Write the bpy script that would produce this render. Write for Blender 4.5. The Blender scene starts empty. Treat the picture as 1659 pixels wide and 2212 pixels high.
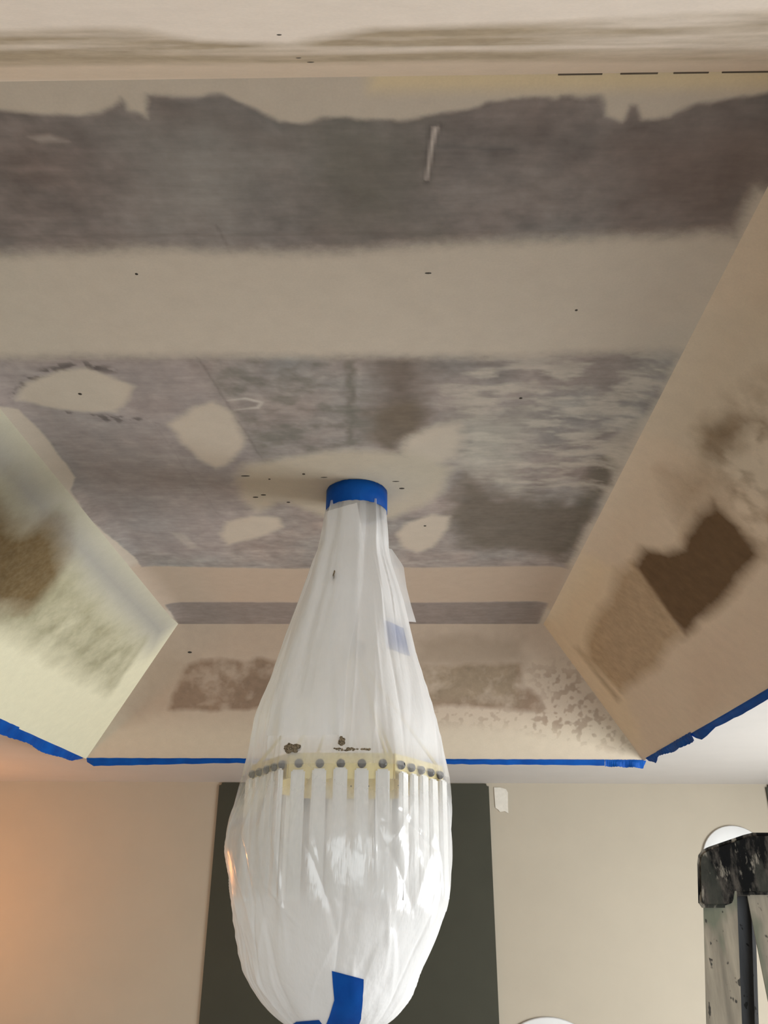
import bpy, bmesh, math, random
import numpy as np
from mathutils import Vector, Matrix

random.seed(7)
rng = np.random.default_rng(11)
S = bpy.context.scene
COL = S.collection

# ---------------------------------------------------------------- dimensions (metres)
H1 = 0.55
CAM = np.array([0.0, 0.0, 1.89])
F, TILT, YAW, ROLL = 1805.4, 0.434912, 0.02295, -0.006912
Z_LOW = CAM[2] + H1
RISE = 0.8448 * H1
Z_TOP = Z_LOW + RISE
XL, XR, YF, YN = -2.4988 * H1, 1.8832 * H1, 6.7698 * H1, 1.4177 * H1
YNR = YN - RISE
YW = 8.177 * H1
RX0, RX1, RY0 = -2.45, 2.75, -2.6            # left wall, right wall, back wall

# ---------------------------------------------------------------- camera
def cam_axes():
    ct, st, cp, sp = math.cos(TILT), math.sin(TILT), math.cos(YAW), math.sin(YAW)
    right = np.array([cp, sp, 0.0]); fwd_h = np.array([-sp, cp, 0.0]); zz = np.array([0, 0, 1.0])
    fwd = fwd_h * ct + zz * st
    up = -fwd_h * st + zz * ct
    c, s = math.cos(ROLL), math.sin(ROLL)      # screen = R(roll) * (a, b)
    r2 = right * c - up * s
    u2 = right * s + up * c
    return r2, u2, fwd
RT, UP, FW = cam_axes()
cam_data = bpy.data.cameras.new('camera')
cam = bpy.data.objects.new('camera', cam_data)
COL.objects.link(cam)
m = Matrix(((RT[0], UP[0], -FW[0], CAM[0]), (RT[1], UP[1], -FW[1], CAM[1]), (RT[2], UP[2], -FW[2], CAM[2]), (0, 0, 0, 1)))
cam.matrix_world = m
cam_data.sensor_fit = 'VERTICAL'
cam_data.sensor_height = 24.0
cam_data.sensor_width = 18.0
cam_data.lens = F / 2212 * 24.0
cam_data.clip_start = 0.02
S.camera = cam

# ---------------------------------------------------------------- world, lights, exposure
S.view_settings.view_transform = 'Standard'
S.view_settings.look = 'None'
S.view_settings.gamma = 1.0
S.view_settings.use_curve_mapping = False
S.view_settings.exposure = 0.12
S.cycles.diffuse_bounces = 8
w = bpy.data.worlds.new('world'); S.world = w; w.use_nodes = True
bg = w.node_tree.nodes['Background']
bg.inputs[0].default_value = (0.80, 0.90, 1.0, 1); bg.inputs[1].default_value = 1.0

def area(name, loc, target, sx, sy, power, color):
    l = bpy.data.lights.new(name, 'AREA'); l.shape = 'RECTANGLE'; l.size = sx; l.size_y = sy
    l.energy = power; l.color = color
    o = bpy.data.objects.new(name, l); COL.objects.link(o); o.location = loc
    o.rotation_euler = (Vector(target) - Vector(loc)).to_track_quat('-Z', 'Y').to_euler()
    return o
# daylight entering through the window in the right wall and the glazed opening in the wall behind
area('daylight_right', (RX1 + 0.12, 2.6, 1.30), (RX1 - 1, 2.6, 0.97), 1.7, 1.4, 130, (0.955, 0.985, 1.0))
area('daylight_back', (1.1, RY0 - 0.12, 1.25), (0.95, RY0 + 1, 1.12), 2.6, 1.9, 70, (0.92, 0.975, 1.0))

# ---------------------------------------------------------------- helpers
def ray(u, v):
    a = (u - 829.5) / F; b = (1106 - v) / F
    return RT * a + UP * b + FW
def on_plane(u, v, p0, n):
    d = ray(u, v); n = np.array(n, float)
    t = np.dot(np.array(p0) - CAM, n) / np.dot(d, n)
    return CAM + d * t
def at_y(u, v, y): return on_plane(u, v, (0, y, 0), (0, 1, 0))

def lin(c):
    c = np.asarray(c, float) / 255.0
    return np.where(c <= 0.04045, c / 12.92, ((c + 0.055) / 1.055) ** 2.4)
ALB = 1.64
def alb(*c): return np.clip(lin(c) * ALB, 0, 0.86)

_LAT = {}
def vnoise(x, y, seed):
    N = 128
    if seed not in _LAT: _LAT[seed] = np.random.default_rng(seed).random((N, N)).astype(np.float32)
    L = _LAT[seed]
    xi = np.floor(x).astype(int); yi = np.floor(y).astype(int)
    fx = x - xi; fy = y - yi
    fx = fx * fx * (3 - 2 * fx); fy = fy * fy * (3 - 2 * fy)
    a = L[xi % N, yi % N]; b = L[(xi + 1) % N, yi % N]; c = L[xi % N, (yi + 1) % N]; d = L[(xi + 1) % N, (yi + 1) % N]
    return (a * (1 - fx) + b * fx) * (1 - fy) + (c * (1 - fx) + d * fx) * fy
def fbm(x, y, seed, oct=4, gain=0.55):
    s = 0; amp = 1; tot = 0
    for k in range(oct):
        s = s + amp * vnoise(x * 2 ** k + 13.7 * k, y * 2 ** k + 7.1 * k, seed + k); tot += amp; amp *= gain
    return s / tot                              # 0..1
def sdf(px, py, poly):
    d2 = np.full(px.shape, 1e9); inside = np.zeros(px.shape, bool); n = len(poly)
    for i in range(n):
        ax, ay = poly[i]; bx, by = poly[(i + 1) % n]
        ex, ey = bx - ax, by - ay; wx, wy = px - ax, py - ay
        t = np.clip((wx * ex + wy * ey) / (ex * ex + ey * ey + 1e-12), 0, 1)
        d2 = np.minimum(d2, (wx - ex * t) ** 2 + (wy - ey * t) ** 2)
        c = ((ay <= py) != (by <= py)) & (px < (bx - ax) * (py - ay) / (by - ay + 1e-12) + ax)
        inside ^= c
    d = np.sqrt(d2)
    return np.where(inside, -d, d)

def link(ob, parent=None):
    COL.objects.link(ob)
    if parent: ob.parent = parent
    return ob
def tag(o, label=None, cat=None, group=None, kind=None):
    if label: o['label'] = label
    if cat: o['category'] = cat
    if group: o['group'] = group
    if kind: o['kind'] = kind
    return o
def empty(name, loc=(0, 0, 0)):
    o = bpy.data.objects.new(name, None); o.location = loc; o.empty_display_size = 0.05
    return link(o)
def obj(name, bm, mat, parent=None, smooth=False):
    me = bpy.data.meshes.new(name); bm.normal_update(); bm.to_mesh(me); bm.free()
    if mat: me.materials.append(mat)
    if smooth:
        me.polygons.foreach_set('use_smooth', [True] * len(me.polygons))
    o = bpy.data.objects.new(name, me)
    link(o)
    if parent:
        o.parent = parent
        o.matrix_parent_inverse = Matrix.Translation(-Vector(parent.location)) if parent.parent is None else Matrix.Identity(4)
    return o
def box(bm, c, s, rot=None, bevel=0.0):
    r = bmesh.ops.create_cube(bm, size=1.0); vs = r['verts']
    M = Matrix.Translation(c) @ (rot if rot else Matrix.Identity(4)) @ Matrix.Diagonal((s[0], s[1], s[2], 1))
    bmesh.ops.transform(bm, matrix=M, verts=vs)
    if bevel > 0:
        es = list({e for v in vs for e in v.link_edges})
        bmesh.ops.bevel(bm, geom=es, offset=bevel, segments=2, affect='EDGES')
def cyl(bm, p0, p1, r0, r1=None, seg=24, caps=True):
    p0, p1 = Vector(p0), Vector(p1); d = p1 - p0
    r = bmesh.ops.create_cone(bm, cap_ends=caps, segments=seg, radius1=r0, radius2=r0 if r1 is None else r1, depth=d.length)
    M = Matrix.Translation((p0 + p1) / 2) @ d.to_track_quat('Z', 'Y').to_matrix().to_4x4()
    bmesh.ops.transform(bm, matrix=M, verts=r['verts'])
def grid_mesh(name, P, mat, parent=None, smooth=True, wrap=False, attrs=None):
    """P: (n, m, 3) array of points -> one quad grid mesh"""
    n, k, _ = P.shape
    me = bpy.data.meshes.new(name)
    idx = np.arange(n * k).reshape(n, k)
    if wrap: idx = np.concatenate([idx, idx[:, :1]], 1)
    q = np.stack([idx[:-1, :-1], idx[:-1, 1:], idx[1:, 1:], idx[1:, :-1]], -1).reshape(-1, 4)
    me.vertices.add(n * k); me.vertices.foreach_set('co', P.reshape(-1).astype(np.float32))
    me.loops.add(q.size); me.loops.foreach_set('vertex_index', q.reshape(-1).astype(np.int32))
    me.polygons.add(len(q)); me.polygons.foreach_set('loop_start', (np.arange(len(q)) * 4).astype(np.int32))
    me.update(calc_edges=True)
    me.polygons.foreach_set('use_smooth', np.full(len(q), smooth))
    for an, a in (attrs or {}).items():
        if a.ndim == 3:
            at = me.attributes.new(an, 'FLOAT_COLOR', 'POINT')
            at.data.foreach_set('color', np.concatenate([a.reshape(-1, 3), np.ones((n * k, 1))], 1).reshape(-1).astype(np.float32))
        else:
            at = me.attributes.new(an, 'FLOAT', 'POINT'); at.data.foreach_set('value', a.reshape(-1).astype(np.float32))
    if mat: me.materials.append(mat)
    o = bpy.data.objects.new(name, me); link(o)
    if parent:
        o.parent = parent
        o.matrix_parent_inverse = Matrix.Translation(-Vector(parent.location))
    return o

# ---------------------------------------------------------------- materials
class NT:
    def __init__(s, name):
        s.m = bpy.data.materials.new(name); s.m.use_nodes = True; s.t = s.m.node_tree; s.n = s.t.nodes
        s.b = s.n['Principled BSDF']; s.out = s.n['Material Output']
    def add(s, typ, **kw):
        n = s.n.new(typ)
        for k, v in kw.items():
            if k.startswith('_'): setattr(n, k[1:], v)
            else: n.inputs[k].default_value = v
        return n
    def l(s, a, b): s.t.links.new(a, b)
    def coord(s, scale=(1, 1, 1)):
        c = s.add('ShaderNodeTexCoord'); mp = s.add('ShaderNodeMapping'); mp.inputs['Scale'].default_value = scale
        s.l(c.outputs['Object'], mp.inputs['Vector']); return mp.outputs['Vector']
    def noise(s, vec, scale, detail=4, rough=0.55):
        n = s.add('ShaderNodeTexNoise'); n.inputs['Scale'].default_value = scale
        n.inputs['Detail'].default_value = detail; n.inputs['Roughness'].default_value = rough
        s.l(vec, n.inputs['Vector']); return n.outputs['Fac']
    def maprange(s, x, a, b, c, d, smooth=False):
        n = s.add('ShaderNodeMapRange'); n.clamp = True
        if smooth: n.interpolation_type = 'SMOOTHSTEP'
        for i, v in enumerate((a, b, c, d)): n.inputs[i + 1].default_value = v
        s.l(x, n.inputs[0]); return n.outputs[0]
    def math(s, op, a, b):
        n = s.add('ShaderNodeMath'); n.operation = op
        for i, v in enumerate((a, b)):
            if isinstance(v, (int, float)): n.inputs[i].default_value = v
            else: s.l(v, n.inputs[i])
        return n.outputs[0]
    def mix(s, fac, a, b, blend='MIX'):
        n = s.add('ShaderNodeMix'); n.data_type = 'RGBA'; n.blend_type = blend
        for key, v in ((0, fac), (6, a), (7, b)):
            if isinstance(v, (int, float)): n.inputs[key].default_value = v
            elif isinstance(v, (tuple, list, np.ndarray)): n.inputs[key].default_value = (*v[:3], 1)
            else: s.l(v, n.inputs[key])
        return n.outputs[2]
    def bump(s, h, strength=0.2, dist=0.002):
        n = s.add('ShaderNodeBump'); n.inputs['Strength'].default_value = strength; n.inputs['Distance'].default_value = dist
        s.l(h, n.inputs['Height']); return n.outputs['Normal']

def plain(name, col, rough=0.6, metal=0.0, var=0.08, scale=20, bump=0.0, spec=0.3):
    t = NT(name); v = t.coord(); n = t.noise(v, scale)
    c = t.mix(t.maprange(n, 0.3, 0.7, 0, 1), np.array(col) * (1 - var), np.array(col) * (1 + var))
    t.l(c, t.b.inputs['Base Color'])
    t.b.inputs['Roughness'].default_value = rough; t.b.inputs['Metallic'].default_value = metal
    t.b.inputs['Specular IOR Level'].default_value = spec
    if bump: t.l(t.bump(t.noise(v, scale * 6), bump), t.b.inputs['Normal'])
    return t.m

def skim_material(name, streak_scale, streak_amt, edge_amp=0.30, edge_scale=(55, 55, 55), lo=0.22):
    """bare board ('under') partly covered by joint compound ('top'); 'cover' says where"""
    t = NT(name)
    def attr(nm): a = t.add('ShaderNodeAttribute'); a.attribute_name = nm; return a
    un, tp, cv = attr('under').outputs['Color'], attr('top').outputs['Color'], attr('cover').outputs['Fac']
    v = t.coord(); vs = t.coord(streak_scale); ve = t.coord(edge_scale)
    st = t.noise(vs, 1.0, 6, 0.62); fine = t.noise(v, 240, 3); mid = t.noise(v, 26, 5, 0.6)
    k = t.maprange(st, 0.25, 0.75, 1 - streak_amt, 1 + streak_amt)
    k2 = t.maprange(mid, 0.3, 0.7, 0.90, 1.10)
    uc = t.mix(1.0, un, t.math('MULTIPLY', k, k2), 'MULTIPLY')
    kt = t.math('MULTIPLY', t.maprange(mid, 0.3, 0.7, 0.965, 1.03), t.maprange(fine, 0.3, 0.7, 0.975, 1.025))
    tc = t.mix(1.0, tp, kt, 'MULTIPLY')
    en = t.noise(ve, 1.0, 5, 0.65)
    f = t.math('ADD', cv, t.math('MULTIPLY', t.math('SUBTRACT', en, 0.5), edge_amp * 2))
    f = t.maprange(f, lo, 1 - lo, 0, 1, lo > 0.1)
    t.l(t.mix(f, uc, tc), t.b.inputs['Base Color'])
    t.b.inputs['Roughness'].default_value = 0.85; t.b.inputs['Specular IOR Level'].default_value = 0.15
    h = t.math('ADD', t.math('MULTIPLY', f, 0.5), t.math('MULTIPLY', st, 0.25))
    t.l(t.bump(h, 0.25, 0.0012), t.b.inputs['Normal'])
    return t.m

M = {}
M['lowceil'] = plain('ceiling_paint', (0.54, 0.505, 0.465), 0.8, 0, 0.02, 6, 0.05)
M['wall'] = plain('beige_wall_paint', (0.425, 0.372, 0.29), 0.8, 0, 0.02, 5, 0.05)
M['panel'] = plain('olive_grey_panel', (0.052, 0.051, 0.036), 0.7, 0, 0.04, 8, 0.04, 0.2)
M['floor'] = plain('pale_floor', (0.42, 0.415, 0.41), 0.6, 0, 0.1, 4)
M['white_trim'] = plain('white_trim', (0.75, 0.74, 0.71), 0.5)
M['disc'] = plain('white_disc', (0.66, 0.655, 0.64), 0.45, 0, 0.02)
M['patch'] = plain('white_filler', (0.66, 0.62, 0.54), 0.85, 0, 0.05, 60, 0.2)
M['dark_mark'] = plain('dark_mark', (0.05, 0.042, 0.033), 0.8)
M['brass'] = plain('pale_brass', (0.78, 0.66, 0.33), 0.32, 0.55, 0.10, 25)
M['dark_metal'] = plain('dark_metal', (0.05, 0.05, 0.05), 0.4, 0.5)
M['stud'] = plain('black_stud', (0.012, 0.012, 0.012), 0.4)
M['crumb'] = plain('plaster_crumb', (0.20, 0.155, 0.10), 0.9, 0, 0.85, 330)

def tape_mat():
    t = NT('blue_masking_tape'); v = t.coord()
    n = t.noise(t.coord((1, 1, 1)), 180, 3); n2 = t.noise(v, 14, 3)
    c = t.mix(t.maprange(n2, 0.3, 0.7, 0, 1), (0.002, 0.052, 0.27), (0.003, 0.085, 0.38))
    t.l(c, t.b.inputs['Base Color']); t.b.inputs['Roughness'].default_value = 0.55
    t.b.inputs['Specular IOR Level'].default_value = 0.12
    t.l(t.bump(n, 0.3, 0.0006), t.b.inputs['Normal'])
    return t.m
M['tape'] = tape_mat()

def film_mat(name, clear_mul=1.0):
    t = NT(name); n = t.n; n.remove(t.b)
    v = t.coord((9, 9, 2.2)); v2 = t.coord((16, 16, 12))
    h = t.math('ADD', t.noise(v, 1.0, 5, 0.6), t.math('MULTIPLY', t.noise(v2, 1.0, 3), 0.35))
    nm = t.bump(h, 0.5, 0.014)
    di = t.add('ShaderNodeBsdfDiffuse'); di.inputs['Color'].default_value = (0.965, 0.96, 0.955, 1)
    tl = t.add('ShaderNodeBsdfTranslucent'); tl.inputs['Color'].default_value = (0.965, 0.96, 0.955, 1)
    tr = t.add('ShaderNodeBsdfTransparent'); tr.inputs['Color'].default_value = (0.97, 0.97, 0.96, 1)
    gl = t.add('ShaderNodeBsdfGlossy'); gl.inputs['Roughness'].default_value = 0.2; gl.inputs['Color'].default_value = (1, 1, 1, 1)
    for x in (di, tl, gl): t.l(nm, x.inputs['Normal'])
    m1 = t.add('ShaderNodeMixShader'); m1.inputs[0].default_value = 0.30; t.l(di.outputs[0], m1.inputs[1]); t.l(tl.outputs[0], m1.inputs[2])
    a = t.add('ShaderNodeAttribute'); a.attribute_name = 'clear'
    fr = t.math('MULTIPLY', t.math('MULTIPLY', a.outputs['Fac'], clear_mul), t.maprange(h, 0.45, 0.85, 0.75, 1.25))
    m2 = t.add('ShaderNodeMixShader'); t.l(fr, m2.inputs[0]); t.l(m1.outputs[0], m2.inputs[1]); t.l(tr.outputs[0], m2.inputs[2])
    m3 = t.add('ShaderNodeMixShader'); fz = t.add('ShaderNodeLayerWeight'); fz.inputs['Blend'].default_value = 0.5; t.l(nm, fz.inputs['Normal']); t.l(t.math('ADD', 0.045, t.math('MULTIPLY', t.math('POWER', fz.outputs['Facing'], 4.0), 0.22)), m3.inputs[0]); t.l(m2.outputs[0], m3.inputs[1]); t.l(gl.outputs[0], m3.inputs[2])
    t.l(m3.outputs[0], t.out.inputs['Surface'])
    return t.m
M['film'] = film_mat('milky_plastic_film')

def glass_bar_mat():
    t = NT('frosted_white_glass')
    t.b.inputs['Base Color'].default_value = (0.84, 0.83, 0.81, 1); t.b.inputs['Roughness'].default_value = 0.25
    v = t.coord((40, 40, 3)); t.l(t.bump(t.noise(v, 1.0, 2), 0.2, 0.002), t.b.inputs['Normal'])
    return t.m
M['glass_bar'] = glass_bar_mat()

def cap_mat():
    t = NT('paint_smeared_black_plastic'); v = t.coord((46, 46, 16)); v2 = t.coord((80, 80, 24)); v3 = t.coord((24, 24, 10))
    n = t.noise(v, 1.0, 6, 0.68); n2 = t.noise(v2, 1.0, 4, 0.6); n3 = t.noise(v3, 1.0, 3)
    c = t.mix(t.maprange(n, 0.45, 0.60, 0, 0.9), (0.006, 0.006, 0.006), (0.115, 0.100, 0.084))
    c = t.mix(t.maprange(n3, 0.54, 0.62, 0, 0.8), c, (0.05, 0.052, 0.042))
    c = t.mix(t.maprange(n2, 0.58, 0.64, 0, 0.85), c, (0.33, 0.295, 0.24))
    t.l(c, t.b.inputs['Base Color']); t.b.inputs['Roughness'].default_value = 0.6; t.b.inputs['Specular IOR Level'].default_value = 0.08
    t.l(t.bump(n, 0.6, 0.003), t.b.inputs['Normal'])
    return t.m
M['cap'] = cap_mat()
def rail_mat(name, base, green=True):
    t = NT(name); v = t.coord((70, 70, 5)); v2 = t.coord((16, 16, 6)); v3 = t.coord((110, 110, 60))
    n = t.noise(v, 1.0, 5, 0.65); n2 = t.noise(v2, 1.0, 3); n3 = t.noise(v3, 1.0, 2)
    b = np.array(base)
    c = t.mix(t.maprange(n, 0.3, 0.7, 0, 1), b * 0.62, b * 1.2)
    if green: c = t.mix(t.maprange(n2, 0.49, 0.56, 0, 0.75), c, (0.16, 0.185, 0.125))
    c = t.mix(t.maprange(n3, 0.64, 0.68, 0, 0.9), c, (0.02, 0.018, 0.015))
    t.l(c, t.b.inputs['Base Color']); t.b.inputs['Roughness'].default_value = 0.65
    t.l(t.bump(n, 0.4, 0.001), t.b.inputs['Normal'])
    return t.m
M['rail'] = rail_mat('weathered_rail', (0.40, 0.345, 0.265))
M['rail_grey'] = rail_mat('grey_rail', (0.13, 0.13, 0.135), False)

# ================================================================= THE SETTING
def slab(name, c, s, mat, **kw):
    bm = bmesh.new(); box(bm, c, s); return tag(obj(name, bm, mat), kind='structure', **kw)
slab('floor', ((RX0 + RX1) / 2, (RY0 + YW) / 2, -0.05), (RX1 - RX0 + 0.4, YW - RY0 + 0.4, 0.1), M['floor'])
HT = Z_LOW
wall_far = slab('wall_far', ((RX0 + RX1) / 2, YW + 0.06, HT / 2), (RX1 - RX0 + 0.24, 0.12, HT), M['wall'])
wall_left = slab('wall_left', (RX0 - 0.06, (RY0 + YW) / 2, HT / 2), (0.12, YW - RY0, HT), M['wall'])
def wall_with_opening(name, axis, pos, a0, a1, o0, o1, z0, z1, t=0.12):
    bm = bmesh.new()
    for (p0, p1, q0, q1) in ((a0, o0, 0, HT), (o1, a1, 0, HT), (o0, o1, 0, z0), (o0, o1, z1, HT)):
        ca, cz = (p0 + p1) / 2, (q0 + q1) / 2
        if axis == 'x': box(bm, (pos, ca, cz), (t, p1 - p0, q1 - q0))
        else: box(bm, (ca, pos, cz), (p1 - p0, t, q1 - q0))
    return tag(obj(name, bm, M['wall']), kind='structure')
wall_with_opening('wall_right', 'x', RX1 + 0.06, RY0, YW, 1.7, 3.5, 0.55, 2.05)
wall_with_opening('wall_back', 'y', RY0 - 0.06, RX0 - 0.12, RX1 + 0.12, -0.25, 2.45, 0.25, 2.25)
def pane_mat():
    t = NT('window_glass'); t.n.remove(t.b)
    a = t.add('ShaderNodeBsdfTransparent'); g = t.add('ShaderNodeBsdfGlossy'); g.inputs['Roughness'].default_value = 0.02
    mx = t.add('ShaderNodeMixShader'); mx.inputs[0].default_value = 0.06
    t.l(a.outputs[0], mx.inputs[1]); t.l(g.outputs[0], mx.inputs[2]); t.l(mx.outputs[0], t.out.inputs['Surface']); return t.m
M['pane'] = pane_mat()
def window(name, axis, pos, o0, o1, z0, z1):
    def P(a, z): return (pos, a, z) if axis == 'x' else (a, pos, z)
    def D(a, z): return (0.06, a, z) if axis == 'x' else (a, 0.06, z)
    bm = bmesh.new(); wd = 0.05
    box(bm, P((o0 + o1) / 2, z0 + wd / 2), D(o1 - o0, wd)); box(bm, P((o0 + o1) / 2, z1 - wd / 2), D(o1 - o0, wd))
    for a in (o0 + wd / 2, o1 - wd / 2): box(bm, P(a, (z0 + z1) / 2), D(wd, z1 - z0 - 2 * wd))
    box(bm, P((o0 + o1) / 2, (z0 + z1) / 2), D(0.04, z1 - z0 - 2 * wd))
    wn = tag(obj(name, bm, M['white_trim']), kind='structure')
    for k in (0, 1):
        a0 = o0 + wd if k == 0 else (o0 + o1) / 2 + 0.02; a1 = (o0 + o1) / 2 - 0.02 if k == 0 else o1 - wd
        bm = bmesh.new(); d = D(a1 - a0, z1 - z0 - 2 * wd)
        box(bm, P((a0 + a1) / 2, (z0 + z1) / 2), tuple(0.006 if q == 0.06 else q for q in d)); obj('pane', bm, M['pane'], wn)
window('window_1', 'x', RX1 + 0.06, 1.7, 3.5, 0.55, 2.05)
window('window_2', 'y', RY0 - 0.06, -0.25, 2.45, 0.25, 2.25)

# lower ceiling: a frame around the tray
bm = bmesh.new()
for (x0, x1, y0, y1) in ((RX0, XL, RY0, YW), (XR, RX1, RY0, YW), (XL, XR, RY0, YNR), (XL, XR, YF, YW)):
    box(bm, ((x0 + x1) / 2, (y0 + y1) / 2, Z_LOW + 0.03), (x1 - x0, y1 - y0, 0.06))
ceiling = tag(obj('ceiling', bm, M['lowceil']), kind='structure')

# ---- tray: painted from measured patch outlines, in metres on each surface
class Surf:
    def __init__(s, o, eu, ev, lu, lv, step, clip=None):
        s.o = np.array(o, float); s.eu = np.array(eu, float); s.ev = np.array(ev, float)
        nu, nv = int(lu / step) + 1, int(lv / step) + 1
        U, V = np.meshgrid(np.linspace(0, lu, nu), np.linspace(0, lv, nv)); s.U, s.V, s.lu, s.lv = U, V, lu, lv
        s.n = np.cross(s.eu, s.ev)
        s.under = np.zeros(U.shape + (3,)); s.top = np.zeros(U.shape + (3,)); s.cover = np.zeros(U.shape)
    def uv(s, p):
        q = on_plane(p[0], p[1], s.o, s.n) - s.o
        return np.dot(q, s.eu), np.dot(q, s.ev)
    def d(s, poly, soft, warp=0.0, wscale=12, seed=1):
        q = [s.uv(p) for p in poly]
        qa = np.array(q); mg = soft + warp + 0.004; out = np.full(s.U.shape, 1.0)
        k = (s.U > qa[:, 0].min() - mg) & (s.U < qa[:, 0].max() + mg) & (s.V > qa[:, 1].min() - mg) & (s.V < qa[:, 1].max() + mg)
        u, v = s.U[k], s.V[k]
        if u.size == 0: return out
        if warp > 0:
            u, v = (u + (fbm(u * wscale, v * wscale, seed, 3) - 0.5) * 2 * warp, v + (fbm(u * wscale + 31, v * wscale + 9, seed + 50, 3) - 0.5) * 2 * warp)
        out[k] = sdf(u, v, q); return out
    def ramp(s, d, soft): return np.clip(0.5 - d / (2 * soft), 0, 1)
    def paint(s, arr, poly, col, soft=0.01, op=1.0, warp=0.0, wscale=12, seed=1, mod=None):
        f = s.ramp(s.d(poly, soft, warp, wscale, seed), soft); f = f * f * (3 - 2 * f) * op
        if mod is not None: f = f * mod
        a = getattr(s, arr); a[:] = a + (np.array(col) - a) * f[..., None]
    def add(s, poly, soft=0.01, op=1.0, warp=0.0, wscale=12, seed=1):
        s.cover[:] = np.maximum(s.cover, s.ramp(s.d(poly, soft, warp, wscale, seed), soft) * op)
    def cut(s, poly, soft=0.01, op=1.0, warp=0.0, wscale=12, seed=1, mod=None):
        f = s.ramp(s.d(poly, soft, warp, wscale, seed), soft) * op
        if mod is not None: f = f * mod
        s.cover[:] = s.cover * (1 - f)
    def build(s, name, mat, bend=None):
        P = s.o + s.U[..., None] * s.eu + s.V[..., None] * s.ev
        if bend is not None: P = P + bend(P)
        return grid_mesh(name, P, mat, ceiling, True, False, {'under': s.under, 'top': s.top, 'cover': s.cover})

COVE = 0.085
def cove_disp(dist, taper, d_out, d_in, flat):
    """offset that rounds the crease between a slope and the flat top (quadratic curve), dist = distance to the crease"""
    sd = np.clip(dist, 0, COVE); t = 0.5 + sd / (2 * COVE) if flat else 0.5 - sd / (2 * COVE)
    pt = ((1 - t) ** 2)[..., None] * np.array(d_out) * COVE + (t ** 2)[..., None] * np.array(d_in) * COVE
    base = sd[..., None] * np.array(d_in if flat else d_out)
    k = np.clip(taper / 0.15, 0, 1); k = k * k * (3 - 2 * k)
    return np.where((dist < COVE)[..., None], pt - base, 0.0) * k[..., None]
def bend_flat(P):
    tp_ = np.minimum(P[..., 1] - FY0, FY1 - P[..., 1])
    return cove_disp(P[..., 0] - FX0, tp_, (-q, 0, -q), (1, 0, 0), True) + cove_disp(FX1 - P[..., 0], tp_, (q, 0, -q), (-1, 0, 0), True)
def bend_slope(sgn):
    def f(P):
        tp_ = np.minimum(P[..., 1] - FY0, FY1 - P[..., 1])
        return cove_disp((Z_TOP - P[..., 2]) / q, np.clip(tp_, 0, None), (sgn * q, 0, -q), (-sgn, 0, 0), False)
    return f
q = 1 / math.sqrt(2)
# --- flat top
FX0, FX1, FY0, FY1 = XL + RISE, XR - RISE, YN, YF - RISE
T = Surf((FX0, FY0, Z_TOP), (1, 0, 0), (0, 1, 0), FX1 - FX0, FY1 - FY0, 0.004)
U, V = T.U, T.V
g = np.clip((V - 0.30) / 0.5, 0, 1)[..., None]
T.under[:] = alb(104, 97, 93) * (1 - g) + alb(126, 119, 114) * g
cl = (0.55 * fbm(U * 6, V * 9, 3) + 0.45 * fbm(U * 18, V * 22, 8, 5))[..., None]
T.under *= 0.62 + 0.76 * cl
tint = fbm(U * 6, V * 6, 21)[..., None]
T.under *= 1 + (tint - 0.5) * np.array([0.22, 0.0, -0.08])
mt = fbm(U * 34, V * 46, 41, 4)[..., None]
T.under *= 0.80 + 0.40 * mt
smear = fbm(U * 9, V * 60, 33, 3)[..., None]
T.under *= 0.92 + 0.16 * smear
T.top[:] = alb(159, 149, 136)
T.paint('top', [(0, 1215), (1240, 1215), (1200, 1310), (300, 1310)], alb(152, 137, 122), 0.03)
T.paint('top', [(800, 150), (1700, 140), (1700, 190), (800, 195)], alb(176, 160, 130), 0.02)
T.paint('under', [(800, 770), (905, 770), (915, 900), (850, 900)], alb(92, 82, 74), 0.05, 0.85, 0.03)
T.paint('under', [(790, 880), (900, 870), (930, 940), (850, 980), (800, 950)], alb(90, 80, 68), 0.04, 0.85, 0.03)
T.paint('under', [(990, 1010), (1080, 1060), (1280, 1090), (1240, 1210), (1000, 1180), (960, 1120)], alb(88, 80, 70), 0.06, 0.85, 0.05)
T.paint('under', [(1290, 985), (1350, 960), (1345, 1000), (1250, 1180), (1220, 1190)], alb(84, 78, 68), 0.03, 0.8, 0.03)
T.paint('under', [(340, 205), (620, 300), (640, 320), (520, 330), (330, 260)], alb(84, 74, 68), 0.03, 0.5, 0.03)
T.paint('under', [(640, 260), (900, 270), (900, 500), (700, 500)], alb(92, 90, 82), 0.10, 0.7, 0.05)
T.paint('under', [(320, 270), (620, 330), (520, 510), (330, 480)], alb(122, 118, 113), 0.10, 0.75, 0.05)
T.paint('under', [(1350, 280), (1700, 240), (1600, 480), (1350, 500)], alb(98, 86, 80), 0.08, 0.8, 0.04)
T.paint('under', [(748, 780), (768, 780), (766, 960), (752, 960)], alb(92, 88, 80), 0.010, 0.75, 0.012, 40)
T.paint('under', [(360, 1300), (1190, 1300), (1165, 1350), (380, 1350)], alb(112, 102, 96), 0.02, 0.8)
for (a, b, wd, c, op) in (((425, 770), (562, 985), 3, (78, 74, 72), 0.7), ((468, 488), (497, 545), 4, (74, 68, 66), 0.5), ((325, 905), (470, 1110), 2, (96, 90, 86), 0.5),
                          ((0, 512), (1500, 498), 2, (84, 75, 69), 0.28), ((930, 315), (1110, 325), 4, (78, 76, 74), 0.5)):
    T.paint('under', [(a[0] - wd, a[1] - wd), (b[0] - wd, b[1] - wd), (b[0] + wd, b[1] + wd), (a[0] + wd, a[1] + wd)], alb(*c), 0.005, op, 0.004, 30)
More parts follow.
